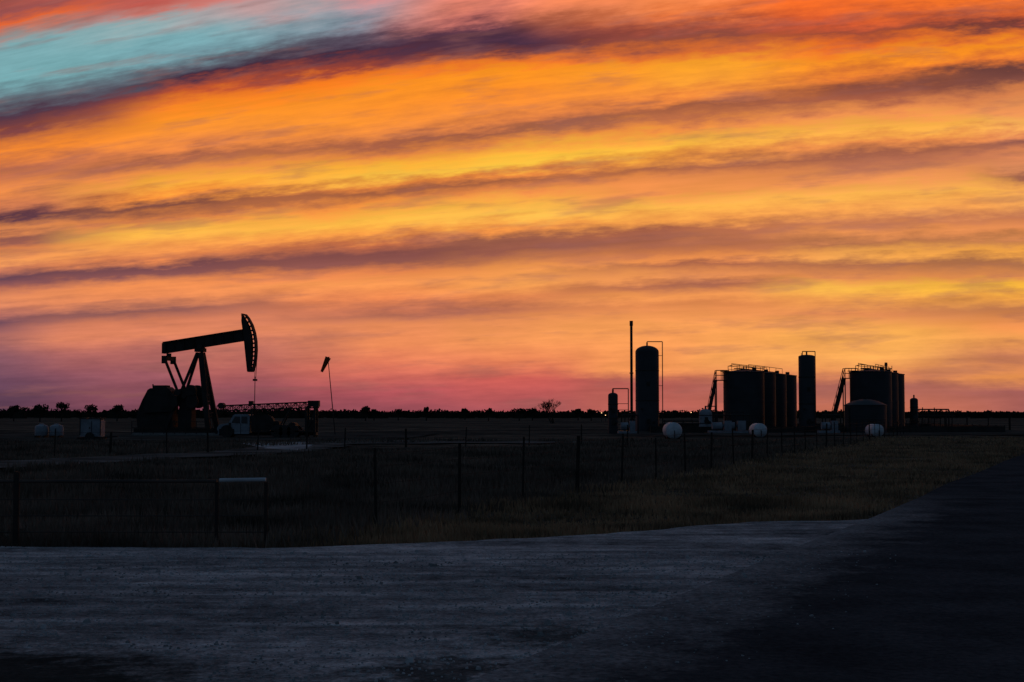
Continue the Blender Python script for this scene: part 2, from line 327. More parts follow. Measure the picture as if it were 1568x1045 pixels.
# stones
def stones(name,n,area,m):
    v=[];fc=[]
    for i in range(n):
        x,y=area(); s=random.uniform(0.006,0.018)*(2.3 if random.random()<0.04 else 1)
        o=len(v); k=5
        rot=random.random()*6
        for j in range(k):
            a=rot+j*2*math.pi/k; rr=s*random.uniform(0.7,1.2); v.append((x+rr*math.cos(a),y+rr*math.sin(a),0.0))
        for j in range(k):
            a=rot+j*2*math.pi/k; rr=s*random.uniform(0.35,0.75); v.append((x+rr*math.cos(a),y+rr*math.sin(a),0.006+s*random.uniform(0.4,0.8)))
        for j in range(k): fc.append((o+j,o+(j+1)%k,o+k+(j+1)%k,o+k+j))
        fc.append(tuple(range(o+k,o+2*k)))
    me=bpy.data.meshes.new(name); me.from_pydata(v,[],fc); o=bpy.data.objects.new(name,me); scene.collection.objects.link(o); me.materials.append(m)
def area1():
    while True:
        y=random.uniform(8,18.5); x=random.uniform(-8,roadx(y)+0.6+1.5*random.random()**3)
        if math.hypot(x+3.7,y-9.3)<1.7: continue
        if in_drive(x,y)[0] or x>roadx(y)-0.3: return x,y
M_stone=mat("limestone_chip",(0.36,0.36,0.365),(0.14,0.14,0.14),0.95,0.8,spec=0.0)
stones("gravel_stones",7000,area1,M_stone)

# ---------------------------------------------------------------- grass
def fencex(y): return -3.35+0.36*(y-19.6)
def grass(name,x,y,hmin,hmax,m,wd=0.012,lean=0.5):
    n=len(x); z=ghei(x,y)
    h=rng.uniform(hmin,hmax,n)*(0.35+1.1*vnoise(x*0.5,y*0.5,11)); a=rng.uniform(0,2*np.pi,n); l=rng.uniform(0,lean,n)*h; a2=rng.uniform(0,2*np.pi,n)
    ww=wd*rng.uniform(0.6,1.5,n)*(1+y/40)
    p0=np.stack([x-np.cos(a)*ww,y-np.sin(a)*ww,z-0.01],1); p1=np.stack([x+np.cos(a)*ww,y+np.sin(a)*ww,z-0.01],1)
    p2=np.stack([x+np.cos(a2)*l,y+np.sin(a2)*l,z+h],1)
    Vv=np.stack([p0,p1,p2],1).reshape(-1,3)
    me=bpy.data.meshes.new(name); me.vertices.add(3*n); me.vertices.foreach_set('co',Vv.ravel())
    me.loops.add(3*n); me.loops.foreach_set('vertex_index',np.arange(3*n,dtype=np.int32))
    me.polygons.add(n); me.polygons.foreach_set('loop_start',np.arange(0,3*n,3,dtype=np.int32)); me.polygons.foreach_set('loop_total',np.full(n,3,dtype=np.int32))
    me.update(calc_edges=True); o=bpy.data.objects.new(name,me); scene.collection.objects.link(o); me.materials.append(m)
M_g1=mat("dry_verge_grass",(0.40,0.25,0.14),(0.09,0.064,0.042),0.95,0.5,spec=0.0)
M_g2=mat("dark_pasture_grass",(0.20,0.145,0.11),(0.04,0.034,0.028),0.95,0.35,spec=0.0)
def sample(n,y0,y1):
    t_=rng.random(n); y=y0*(y1/y0)**t_; x=rng.uniform(-0.42,0.46,n)*y; return x,y
x,y=sample(240000,18.5,110)
k=(x>fencex(y)-0.6+rng.normal(0,0.5,len(x)))&(x<roadx(y)+rng.normal(-0.25,0.2,len(x)))&~in_drive(x,y+0.05); grass("verge_grass",x[k],y[k],0.04,0.17,M_g1)
x,y=sample(240000,17.5,120)
lr=np.array([gp(px,py) for px,py in[(0,711),(330,694),(505,684),(830,679)]])
lx=np.interp(x/y,(lr[:,0]/lr[:,1]),lr[:,1])
onlease=(np.abs(y-lx)<lx*0.09)&(x/y<0.03)
k=(x<fencex(y)+rng.normal(0,0.5,len(x)))&~in_drive(x,y+0.05)&~onlease&((y>18.9)|(x<-2.2))&~((y>95)); grass("pasture_grass",x[k],y[k],0.07,0.30,M_g2)

# ---------------------------------------------------------------- fences and gate
gy=19.6
e=root("pipe_gate",(0,gy-0.15,0)); b=B()
for xx in(-6.75,-4.02,-3.35): b.cyl((xx,0,-0.2),(xx,0,0.86 if xx!=-6.75 else 1.0),0.042 if xx==-6.75 else 0.026,n=12)
b.cyl((-9.8,0,-0.2),(-9.8,0,1.0),0.042,n=12)
b.obj("gate_posts",M_rust,e)
b=B(); 
b.cyl((-11,0,0.86),(-4.02,0,0.87),0.024,n=10)
for z in(0.18,0.40,0.62): b.cyl((-9.8,0.0,z),(-3.35,0.0,z),0.007,n=8)
b.obj("rails",M_gate,e)
b=B(); b.cyl((-3.98,-0.02,0.885),(-3.35,-0.02,0.895),0.026,n=10); b.obj("end_rail",M_white,e)
def fence(name,pts,h,m,wires,rad=0.035,steel=False):
    e=root(name,(0,0,0)); b=B(); wv=B(); prev=None
    for i,(x_,y_) in enumerate(pts):
        hh=h*random.uniform(0.88,1.08); lx_,ly_=random.uniform(-.05,.05),random.uniform(-.05,.05)
        rr=rad*(1.4 if i%6==3 else random.uniform(.6,1))
        b.cyl((x_,y_,-0.25),(x_+lx_,y_+ly_,hh),rr,rr*0.9,n=7)
        if prev:
            for wz in wires: 
                mid=((x_+prev[0])/2,(y_+prev[1])/2,h*wz-0.02); wv.path([(prev[0],prev[1],h*wz),mid,(x_,y_,h*wz)],0.0025+0.00005*y_,4)
        prev=(x_,y_)
    b.obj("posts",m,e); wv.obj("wires",M_rust,e)
yp=[19.6+0.05]; 
while yp[-1]<170: yp.append(yp[-1]+3.4+random.uniform(-.3,.3))
fence("wire_fence",[(fencex(v),v) for v in yp[1:]],1.22,M_wood,(0.3,0.55,0.78,0.95),0.033)
pts=[gp(p_,s_) for p_,s_ in[(-80,700),(0,698),(85,696),(170,694),(257,694),(320,691),(395,690),(470,688),(528,686),(622,684),(713,683),(810,681),(890,680),(960,679)]]
fence("pasture_fence",pts,1.05,M_wood,(0.45,0.9),0.045)
pts=[(x_,150+0.4*(x_-50)+0) for x_ in np.arange(45,75,2.6)]
fence("roadside_fence",pts,2.1,M_wood,(0.5,0.9),0.08)

# ---------------------------------------------------------------- pumpjack
D=115; k=D/F; base=632+EYE/k
def q2(px,py,x0=290): return ((px-x0)*k,(base-py)*k)
def q3(px,py,y,x0=290): a=q2(px,py,x0); return (a[0],y,a[1])
e=root("pumpjack",(gx(290,D),D,0),math.radians(-7))
b=B(); b.box((0,0,0.05),(8.4,3.0,0.3)); b.obj("concrete_base",M_conc,e)
b=B()
for yv in(-0.75,0.75): b.box((-0.6,yv,0.38),(7.4,0.22,0.36))
for xv in np.linspace(-4,2.8,7): b.box((xv,0,0.36),(0.16,1.3,0.2))
b.obj("skid_frame",M_steel,e)
b=B() # samson post
for s in(-1,1):
    b.beam(q3(309,540,0.16*s),q3(329,664,1.15*s),0.30,0.40)
    b.beam(q3(303,540,0.16*s),q3(260,656,0.95*s),0.16,0.2)
for py,yw in((575,0.45),(605,0.7),(632,0.9)):
    px=309+(py-540)*20/124; b.beam(q3(px,py,-yw),q3(px,py,yw),0.12,0.12)
b.beam(q3(314.6,575,-.45),q3(319,605,.7),0.07,0.07); b.beam(q3(319,605,-.7),q3(324,632,.9),0.07,0.07)
b.box(q3(307,536,0),(0.75,0.75,0.3)); b.cyl(q3(308,531,-0.45),q3(308,531,0.45),0.2,n=16)
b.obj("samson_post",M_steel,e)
b=B()
for s in(-.2,.2): b.beam(q3(316.5,545,-0.32+s-0.25),q3(336,662,-1.3+s),0.05,0.05)
for i in range(24):
    f_=i/24; b.beam(q3(316.5+19.5*f_,545+117*f_,-.77-.73*f_),q3(316.5+19.5*f_,545+117*f_,-.37-.73*f_),0.03,0.03)
b.obj("ladder",M_steel,e)
b=B()
b.prism([q2(248,524),q2(300,516),q2(375,505),q2(378,521),q2(310,532),q2(249,541)],-0.06,0.06)
for (a1,a2) in(((248,524),(375,505.2)),((249,540.6),(378,521.4))):
    b.beam(q3(*a1,0),q3(*a2,0),0.46,0.07)
for f_ in np.linspace(0.02,0.98,9): b.beam(q3(248+127*f_,524-19*f_,0),q3(249+129*f_,541-20*f_,0),0.42,0.04)
b.box(q3(250,533,0),(0.3,0.5,0.85))
b.obj("walking_beam",M_steel,e)
# horsehead
outer=[(373,481),(378,482),(383,488),(388.5,498),(392.5,510),(394.8,523),(395.4,536),(394.6,550),(392.5,562),(390,569)]
inner=[(384,569),(381.5,560),(379.5,545),(377.5,525),(374.5,505),(372.5,492)]
mid=[(376,487),(380,493),(384,501),(387,512),(388.6,524),(389,537),(388.6,550),(387.5,560)]
b=B()
for yv in(-0.26,0.20):
    b.prism([q2(*p) for p in [(373,481)]+mid+[(388,568),(384,569)]+inner[1:]],yv,yv+0.06)
    # outer track side plates with bay openings
    strip_o=[q2(*p) for p in outer]; strip_i=[q2(p[0]-1.7,p[1]+0.3) for p in outer]
    for a_,b2,c_,d_ in zip(strip_o[:-1],strip_o[1:],strip_i[1:],strip_i[:-1]): b.prism([a_,b2,c_,d_],yv,yv+0.06)
for a_,b2 in zip(outer[:-1],outer[1:]):
    b.beam(q3(*a_,0),q3(*b2,0),0.62,0.06)
for py in np.arange(487,567,6.5):
    xo=np.interp(py,[p[1] for p in outer],[p[0] for p in outer]); xi=np.interp(py,[p[1] for p in mid],[p[0] for p in mid])
    b.beam(q3(xi-1,py+0.6,0),q3(xo,py-0.6,0),0.5,0.09)
b.beam(q3(373,482,0),q3(383,569,0),0.5,0.08); b.beam(q3(383,569,0),q3(390.5,569,0),0.5,0.09)
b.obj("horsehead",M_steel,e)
b=B()
for s in(-.16,.16): b.path([q3(395.6,530,s),q3(395.2,552,s),q3(393.8,580,s)],0.022)
b.box(q3(393.6,582,0),(0.22,0.55,0.16)); b.cyl(q3(393.6,577,0),q3(393.2,622,0),0.03)
b.obj("bridle_and_polished_rod",M_steel,e)
b=B(); b.cyl(q3(393,668,0),q3(393,640,0),0.22,n=14); b.cyl(q3(393,640,0),q3(393,618,0),0.1,n=12)
b.cyl(q3(386,648,0),q3(402,648,0),0.09,n=10); b.cyl(q3(393,632,-.3),q3(393,632,.3),0.08,n=10)
for z_ in(655,641,630): b.cyl(q3(393,z_,0),q3(393,z_-2,0),0.3,n=14)
b.obj("wellhead",M_rust,e)
b=B() # equalizer and pitmans
b.cyl(q3(257,541,0),q3(257,548,0),0.2,n=12); b.beam(q3(257,549,-1.05),q3(257,549,1.05),0.3,0.34)
for s in(-1,1):
    b.beam(q3(257,549,0.98*s),q3(279,601,0.98*s),0.12,0.20); b.cyl(q3(279,601,0.85*s),q3(279,601,1.12*s),0.26,n=16)
    b.box(q3(257,551,0.98*s),(0.42,0.2,0.62))
b.obj("pitman_arms_and_equalizer",M_steel,e)
b=B()
for s in(-1,1):
    y0,y1=(0.66*s,0.84*s); 
    if y0>y1: y0,y1=y1,y0
    b.prism([q2(275,597),q2(283,595),q2(306,602),q2(309,613),q2(302,617),q2(277,606)],y0,y1)
    for cx,cy,r_ in((298,599,9.5),(300,615,10)):
        pr=[q2(cx+r_*math.cos(a)*0.9,cy+r_*math.sin(a)) for a in np.linspace(0,2*math.pi,20,endpoint=False)]
        b.prism(pr,min(y0,y1)-0.12,max(y0,y1)+0.12)
    b.cyl(q3(288,606,0.5*s),q3(288,606,0.95*s),0.22,n=16)
b.obj("cranks_and_counterweights",M_steel,e)
b=B()
b.prism([q2(280,598),q2(296,598),q2(299,606),q2(299,622),q2(295,628),q2(280,628),q2(276,620),q2(276,606)],-0.5,0.5)
b.box((q2(287,640)[0],0,q2(287,643)[1]),(1.1,1.1,1.6)); b.cyl(q3(288,606,-.55),q3(288,606,.55),0.35,n=20)
b.obj("gear_reducer",M_steel,e)
b=B()
b.prism([q2(212,640),q2(215,626),q2(221,612),q2(229,597),q2(233,594.5),q2(259,592.5),q2(267,599),q2(270,612),q2(268,632),q2(270,655),q2(214,655)],-0.75,0.6)
b.prism([q2(226,632),q2(225,615),q2(232,604),q2(266,602),q2(277,607),q2(278,620),q2(268,630)],-1.0,-0.78)
b.cyl(q3(233,597,0),q3(232,588,0),0.06,n=8); b.box(q3(246,592,0),(1.1,0.9,0.22))
b.obj("engine_housing_and_belt_guard",M_steel,e)
b=B()
for xv in np.linspace(212,330,8): b.cyl(q3(xv,664,-1.7),q3(xv,644,-1.7),0.03,n=6)
for z_ in(645,654): b.cyl(q3(212,z_,-1.7),q3(330,z_,-1.7),0.025,n=6)
b.obj("guard_rail",M_steel,e)

# ---------------------------------------------------------------- windsock
e=root("windsock",(gx(514,118),118,0)); kk=118/F; b=B()
top=((502-514)*kk,0,EYE+(632-549)*kk); b.cyl((0,0,-.2),top,0.045,0.03,n=8); b.obj("pole",M_steel,e)
b=B(); b.cyl((top[0]+0.02,0,top[2]+0.1),(top[0]-0.52,0,top[2]-1.1),0.24,0.11,n=14,cap=False)
b.cyl((top[0]-0.12,0,top[2]+0.08),(top[0]+0.12,0,top[2]+0.12),0.04,n=8); b.obj("sock",M_sock,e)

# ---------------------------------------------------------------- service rig truck
D=105; k=D/F; base=632+EYE/k
T=lambda px,py,y: q3(px,py,y,410)
T2=lambda px,py: q2(px,py,410)
e=root("service_rig_truck",(gx(410,D),D,0))
b=B() # cab + hood
b.prism([T2(338,664),T2(337,655),T2(340,650),T2(355,647),T2(361,636),T2(364,634),T2(384,634),T2(386,637),T2(386,664)],-0.95,0.95)
b.obj("cab",M_grey,e)
b=B()
for s in(-1,1):
    y0=0.952*s; y1=0.965*s
    b.prism([T2(359,647),T2(364,637.5),T2(372,637.5),T2(372,648)],min(y0,y1),max(y0,y1)); b.prism([T2(374,637.5),T2(383,637.5),T2(383,648),T2(374,648)],min(y0,y1),max(y0,y1))
b.beam(T(355.6,646.5,0),T(361,636.6,0),1.6,0.03); b.obj("windows",M_glass,e)
b=B()
b.box(T(336.5,661,0),(0.16,2.0,0.25)); b.beam(T(338,664,0),T(486,664,0),0.9,0.22)
for s in(-1,1): b.box(T(357,650,1.1*s),(0.12,0.25,0.3))
b.box(T(337.0,657,0),(0.05,1.2,0.35))
for s in(-1,1):
    b.box(T(373,656,0.955*s),(0.03,0.03,0.8)); b.box(T(352,660,0.955*s),(1.1,0.04,0.35))
b.box(T(436,660,0),(4.4,2.1,0.12))
b.obj("chassis_and_bumper",M_steel,e)
b=B()
for px in(352,428,440,452):
    for s in(-1,1):
        b.cyl(T(px,base-9.5,0.75*s),T(px,base-9.5,1.05*s),0.46,n=22)
b.obj("tyres",M_tyre,e)
b=B()
for px in(352,428,440,452):
    for s in(-1,1): b.cyl(T(px,base-9.5,1.05*s),T(px,base-9.5,1.07*s),0.2,n=14)
b.obj("wheel_rims",M_steel,e)
b=B() # drawworks / equipment on deck
b.box(T(396,648,0),(0.75,1.7,1.2)); b.cyl(T(410,647,-.8),T(410,647,.8),0.5,n=18); b.cyl(T(410,647,-.95),T(410,647,-.8),0.62,n=18)
b.box(T(424,652,0.1),(0.6,1.5,0.7)); b.cyl(T(390,642,.7),T(390,627,.7),0.06,n=8); b.box(T(437,655,-.4),(0.8,1.0,0.45))
b.cyl(T(450,652,-.7),T(450,652,.7),0.28,n=14)
b.obj("drawworks_and_engine",M_steel,e)
b=B() # mast lattice lying over the cab
for s in(-.32,.32):
    for (za,zb) in((618.5,615),(626,624)): b.beam(T(334,za+3,s),T(488,zb,s),0.09,0.09)
N_=22
for i in range(N_):
    xa=334+154*i/N_; xb=334+154*(i+1)/N_
    ta=lambda x_:621.5-6.5*(x_-334)/154; ba=lambda x_:629-5*(x_-334)/154
    for s in(-.32,.32):
        b.beam(T(xa,ta(xa),s),T(xa,ba(xa),s),0.05,0.05); b.beam(T(xa,ta(xa) if i%2 else ba(xa),s),T(xb,ba(xb) if i%2 else ta(xb),s),0.05,0.05)
    b.beam(T(xa,ta(xa),-.32),T(xa,ta(xa),.32),0.05,0.05); b.beam(T(xa,ba(xa),-.32),T(xa,ba(xa),.32),0.05,0.05)
b.box(T(481,618,0),(0.8,0.8,0.45)); b.box(T(385,617,0),(0.3,0.5,0.3)); b.cyl(T(340,621,-.45),T(340,621,.45),0.22,n=14)
b.obj("mast",M_steel,e)
b=B()
for px in(471,484):
    for s in(-.6,.6): b.beam(T(px,base-1,s),T(px,622,s),0.16,0.16)
b.beam(T(471,660,-.6),T(484,630,-.6),0.1,0.1); b.beam(T(471,645,0),T(484,645,0),1.2,0.12); b.box(T(477,652,0),(0.6,1.1,0.9))
for s in(-.5,.5): b.beam(T(388,645,s),T(388,625,s),0.1,0.1)
for s in(-.7,.7): b.beam(T(430,655,s),T(445,627,s*0.4),0.09,0.09)
b.obj("mast_supports",M_steel,e)

# ---------------------------------------------------------------- trailer and small tanks at left
D=96; k=D/F; base=632+EYE/k
e=root("equipment_trailer",(gx(142,D),D,0),math.radians(6)); b=B()
C2=lambda px,py: q2(px,py,142)
b.prism([C2(127,668),C2(127,644),C2(129,641),C2(155,641),C2(158,645),C2(158,668)],-0.7,0.9); b.obj("body",M_grey,e)
b=B(); 
for px in(127.3,157.5): b.box((C2(px,656)[0],-0.73,0.86),(0.05,0.05,1.1))
b.box((0.1,-0.72,0.8),(0.03,0.03,0.9)); b.box((-0.02,-0.72,0.8),(0.06,0.04,0.12))
b.box((0,0.1,0.1),(1.7,1.7,0.14)); b.box((0,0.1,1.44),(1.5,1.7,0.05)); b.beam((0.7,0,.15),(1.7,0,.2),.08,.08)
b.obj("frame_and_tow_bar",M_steel,e)
b=B()
for s in(-.75,.85):
    b.cyl((0,s,0.2),(0,s-0.12,0.2),0.3,n=16)
b.obj("tyres",M_tyre,e)
for i,px in enumerate((65,88)):
    e=root("chemical_tank",(gx(px,104),104,0)); b=B(); b.lathe((0,0,0.15),[(0.001,0),(0.46,0),(0.48,0.05),(0.48,0.25),(0.465,0.27),(0.48,0.29),(0.48,0.6),(0.42,0.72),(0.18,0.8),(0.18,0.86),(0.001,0.87)],24); b.obj("tank_body",M_grey,e)
    b=B()
    for s in(-.3,.3): b.box((s,0,0.03),(0.12,1.0,0.22))
    b.cyl((0.3,-.3,.2),(.3,-.3,.9),0.025); b.obj("stand",M_steel,e)

# ---------------------------------------------------------------- tank battery
def storage_tank(x_,y_,rad,h,hatch=True,name="oil_storage_tank",m=M_tank):
    e=root(name,(x_,y_,0)); b=B()
    prof=[(rad,-0.2),(rad,0.0)]
    nb=4
    for i in range(1,nb+1):
        z_=h*i/nb; prof+=[(rad,z_-0.06),(rad+0.02,z_-0.05),(rad+0.02,z_-0.01),(rad,z_)]
    prof+=[(rad+0.05,h),(rad+0.05,h+0.05),(rad*0.5,h+0.2),(0.001,h+0.32)]
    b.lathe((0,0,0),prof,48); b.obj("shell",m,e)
    b=B(); b.cyl((rad*.45,-rad*.4,h+.05),(rad*.45,-rad*.4,h+.42),0.22,n=14); b.cyl((0,0,h+.2),(0,0,h+.6),0.06); b.box((0,-rad-0.03,0.6),(0.6,0.12,0.8)); b.cyl((rad*.5,-rad*.86,.4),(rad*.5,-rad-.5,.4),0.07)
    b.obj("hatch_and_manway",M_steel,e); return e
def railing(b,x0,x1,yv,z0,h,n,drop=0):
    for i in range(n+1):
        x_=x0+(x1-x0)*i/n; b.cyl((x_,yv,z0),(x_,yv,z0+h),0.03,n=6)
    b.cyl((x0,yv,z0+h),(x1,yv,z0+h-drop),0.035,n=6); b.cyl((x0,yv,z0+h*.5),(x1,yv,z0+h*.5-drop),0.025,n=6)
row1=[(23.3,143),(25.3,147.6),(27.3,152.2),(29.3,156.8)]
for p in row1: storage_tank(p[0],p[1],2.04,5.85)
row2=[(35.8,142,),(37.7,146.6),(39.6,151.2)]
for i,p in enumerate(row2): storage_tank(p[0],p[1],2.04,5.85)
def stairs(name,x_top,x_bot,yv,ztop,zbot=0.0):
    e=root(name,(0,0,0)); b=B()
    for s in(-.4,.4):
        b.beam((x_bot,yv+s,zbot),(x_top,yv+s,ztop),0.05,0.22)
        b.beam((x_bot,yv+s,zbot+1.0),(x_top,yv+s,ztop+1.0),0.045,0.05); b.beam((x_bot,yv+s,zbot+.5),(x_top,yv+s,ztop+.5),0.035,0.04)
        for i in range(7):
            f_=i/6; xx=x_bot+(x_top-x_bot)*f_; zz=zbot+(ztop-zbot)*f_; b.cyl((xx,yv+s,zz),(xx,yv+s,zz+1.0),0.03,n=6)
    for i in range(20):
        f_=(i+.5)/20; b.box((x_bot+(x_top-x_bot)*f_,yv,zbot+(ztop-zbot)*f_),(0.26,0.8,0.04))
    b.obj("treads_and_stringers",M_steel,e)
    b=B()
    b.box((x_top+0.6,yv,ztop),(1.3,1.0,0.08))
    for s in(-.5,.5): railing(b,x_top,x_top+1.25,yv+s,ztop,1.0,2)
    for xx in(x_top,): 
        for s in(-.45,.45): b.cyl((xx,yv+s,-.1),(xx,yv+s,ztop),0.06,n=8)
    b.obj("landing",M_steel,e)
k=143/F
def zx(px,d=143): return gx(px,d)
def zz(py,d=143): return EYE+(632-py)*d/F
stairs("tank_stairs",zx(1095),zx(1079),142.6,5.05,0.2)
stairs("tank_stairs",zx(1291),zx(1270),142.6,5.25,0.2)
# catwalks along each row
for (row,xs_) in((row1,0),(row2,1)):
    e=root("tank_catwalk",(0,0,0)); b=B()
    x0,y0=row[0]; x1,y1=row[-1]; dx=-1.2
    b.beam((x0+dx-1.0,y0-1.0,5.95),(x0+dx+.2,y0,5.95),0.8,0.08) 
    b.beam((x0-0.6,y0,6.25),(x1-0.6,y1,6.25),0.8,0.08)
    for off in(-1.2,0.5):
        P=[(x0+off+(x1-x0)*i/5,y0+(y1-y0)*i/5) for i in range(6)]
        for p in P: b.cyl((p[0],p[1],5.9),(p[0],p[1],6.75 if off<0 else 6.65),0.025,n=6)
        b.path([(p[0],p[1],6.75 if off<0 else 6.65) for p in P],0.03)
    railing(b,x0-1.7,x0+1.9,y0-0.9,5.85,0.62,4,0.28)
    b.path([(x0-1.6,y0-.9,6.47),(x0-1.2,y0-.9,6.6),(x0+.4,y0-.9,6.4),(x0+1.9,y0-.9,6.15)],0.04)
    b.obj("walkway_and_rails",M_steel,e)
e=root("vent_stack",(zx(1357,146),146,0)); b=B(); b.cyl((0,0,0),(0,0,zz(557,146)),0.11,n=12); b.cyl((0,0,zz(560,146)),(0,0,zz(555,146)),0.17,0.14,n=12); b.box((0,0,.1),(.6,.6,.3)); b.obj("pipe",M_steel,e)

def vertical_vessel(name,px0,px1,top,d,frame=None,dome=0.28,skirt=True,m=M_tank):
    r_=(px1-px0)/2*d/F; cx=gx((px0+px1)/2,d); h=zz(top,d)
    e=root(name,(cx,d,0)); b=B(); hd=r_*2*dome
    prof=[(r_*1.02,-.2),(r_*1.02,0.5),(r_,0.55),(r_,h-hd)]+[(max(0.001,r_*math.cos(a)),h-hd+hd*math.sin(a)) for a in np.linspace(0.15,math.pi/2,9)]
    b.lathe((0,0,0),prof,36); b.obj("shell",m,e)
    b=B()
    for z_ in(h*.35,h*.7): b.lathe((0,0,z_),[(r_,0),(r_+.03,0.01),(r_+.03,.07),(r_,.08)],36)
    b.cyl((0,0,h-.05),(0,0,h+.3),0.08); b.cyl((0,-r_,1.0),(0,-r_-.25,1.0),0.22,n=14); b.cyl((-r_*.6,-r_*.8,2.2),(-r_*.6,-r_-.3,2.2),0.07)
    b.cyl((r_*.5,-r_*.85,0.9),(r_*.5,-r_*.85-.15,0.9),0.12); b.box((0,-r_-0.03,h*.55),(.3,.05,.4))
    b.obj("nozzles_and_bands",M_steel,e)
    if frame:
        b=B(); xa,xb,ft=[(frame[0]-(px0+px1)/2)*d/F,(frame[1]-(px0+px1)/2)*d/F,zz(frame[2],d)]
        b.path([(xa,0,h-.3),(xa,0,ft),(xb,0,ft),(xb,0,0.2)],0.045,8)
        b.path([(xa,0.5,h-.3),(xa,0.5,ft-.15)],0.03,8)
        for z_ in np.linspace(1.5,h-1,3): b.beam((r_*.9,0,z_),(xb,0,z_),0.05,0.05)
        b.obj("vent_pipe",M_steel,e)
    return e
vertical_vessel("separator_tower",973,1009,529,141,(991,1014.5,523))
vertical_vessel("separator_tower",1223,1248,543,141,(1229,1248.5,538),0.12)
vertical_vessel("heater_treater",931,946,601,128,(938,962,595),0.3)
vertical_vessel("heater_treater",1393,1405,609,146,None,0.3)
vertical_vessel("knockout_drum",1070,1090,626,136,(1080,1096,622),0.35,m=M_grey)
e=root("flare_stack",(zx(967,142),142,0)); b=B(); H=zz(491,142); b.cyl((0,0,-.1),(0,0,H),0.14,0.13,n=14); b.cyl((0,0,-.1),(0,0,1.2),0.24,n=14); b.box((0,0,0.05),(1,1,.3)); b.cyl((0,0,H*.52),(0,0,H*.52+.1),0.2,n=12); b.cyl((0,0,H-.5),(0,0,H),0.17,n=14)
b.path([(0.1,0,1.0),(1.0,0,1.0),(1.0,0.5,0.2)],0.06); b.obj("stack_pipe",M_steel,e)
# low cone-roof tank
e=root("produced_water_tank",(zx(1324.5,131),131,0)); b=B(); r_=31.5*131/F; b.lathe((0,0,0),[(r_,-.2),(r_,1.2),(r_+.02,1.22),(r_+.02,1.26),(r_,1.28),(r_,zz(621,131)),(r_+.06,zz(621,131)),(r_+.06,zz(620,131)),(r_*.6,zz(614,131)),(r_*.25,zz(611.5,131)),(0.001,zz(611,131))],48); b.obj("shell",M_tank,e)
b=B(); b.cyl((0,0,2.9),(0,0,3.2),.2,n=12); b.cyl((-r_*.9,-.9,0),(-r_*.9,-.9,2.3),.06); b.box((0.2,-r_,.7),(.6,.12,.7)); b.obj("hatch",M_steel,e)
# white horizontal propane-style vessels seen end-on
def horiz(px,d,r_,zc,L=2.0):
    e=root("pressure_vessel",(gx(px,d),d,0)); b=B()
    prof=[(0.001,-L/2-r_*.6)]+[(r_*math.sin(a),-L/2-r_*.6*math.cos(a)) for a in np.linspace(.25,math.pi/2,6)]+[(r_,L/2)]+[(r_*math.cos(a),L/2+r_*.6*math.sin(a)) for a in np.linspace(.3,1.5,5)]+[(0.001,L/2+r_*.6)]
    b.lathex((0,0,zc),prof,28,'y'); b.obj("vessel_body",M_white,e)
    b=B()
    for yv in(-L*.35,L*.35): b.box((0,yv,zc-r_*.75),(r_*1.5,.15,r_*.7)); b.box((0,yv,0.06),(r_*1.6,.3,.2))
    b.cyl((0,0,zc+r_-.03),(0,0,zc+r_+.12),.07); b.path([(0,-L/2-r_*.55,zc),(0,-L/2-r_*.8,zc),(0,-L/2-r_*.8,0)],0.03); b.obj("saddles_and_valve",M_steel,e)
horiz(1029,103,0.60,0.52); horiz(1160,110,0.54,0.46); horiz(1338,112,0.50,0.42)
# pump skids and manifold piping
def skid(px,d,w_,name="pump_skid"):
    e=root(name,(gx(px,d),d,0)); b=B(); b.box((0,0,.12),(w_,1.2,.2)); b.cyl((-w_*.35,0,.65),(w_*.05,0,.65),.32,n=16); b.box((w_*.28,0,.65),(w_*.3,.7,.9)); b.cyl((w_*.05,0,.65),(w_*.15,0,.65),.12)
    b.obj("pump_and_motor",M_grey,e); b=B(); b.path([(-w_*.3,0,.9),(-w_*.3,0,1.6),(w_*.6,0,1.6),(w_*.6,0,0)],.06,8); b.path([(-w_*.1,.4,0),(-w_*.1,.4,1.9),(w_*.4,.4,1.9),(w_*.4,.4,.1)],.05,8); b.obj("piping",M_steel,e)
skid(1103,126.5,2.2); skid(1123,126.8,2.4); skid(1268,127,1.8); skid(960,124,1.6)
e=root("pipe_manifold",(0,0,0)); b=B()
for z_,yv in((.75,138),(1.0,138.4)): b.cyl((zx(1015,138),yv,z_),(zx(1100,138),yv,z_),.07)
for px in range(1018,1100,14): b.cyl((zx(px,138),138.2,-.1),(zx(px,138),138.2,1.1),.05)
b.path([(zx(1405,146),146,2.15),(zx(1452,146),146,2.15),(zx(1452,146),146,0)],.07,8); b.path([(zx(1405,146),146,1.5),(zx(1462,146),146,1.5)],.05,8)
for px in range(1412,1462,9): b.cyl((zx(px,146),146,-.1),(zx(px,146),146,2.15+random.uniform(-.2,.3)),.05)
b.obj("pipes",M_steel,e)
# containment wall
e=root("containment_wall",(0,0,0)); b=B()
P=[(12.5,128),(46,133),(49,168),(16,168)]
for a_,b2 in zip(P,P[1:]+P[:1]):
    a_=Vector((*a_,.2)); b2=Vector((*b2,.2)); n_=int((b2-a_).length/3)
    for i in range(n_): b.cyl(a_+(b2-a_)*i/n_-Vector((0,0,.3)),a_+(b2-a_)*i/n_+Vector((0,0,.45)),.05)
    d_=(b2-a_); L=d_.length; ang=math.atan2(d_.y,d_.x); b.box((a_+b2)/2,(L,.06,.7),Matrix.Rotation(ang,3,'Z'))
b.obj("steel_panels",M_steel,e)

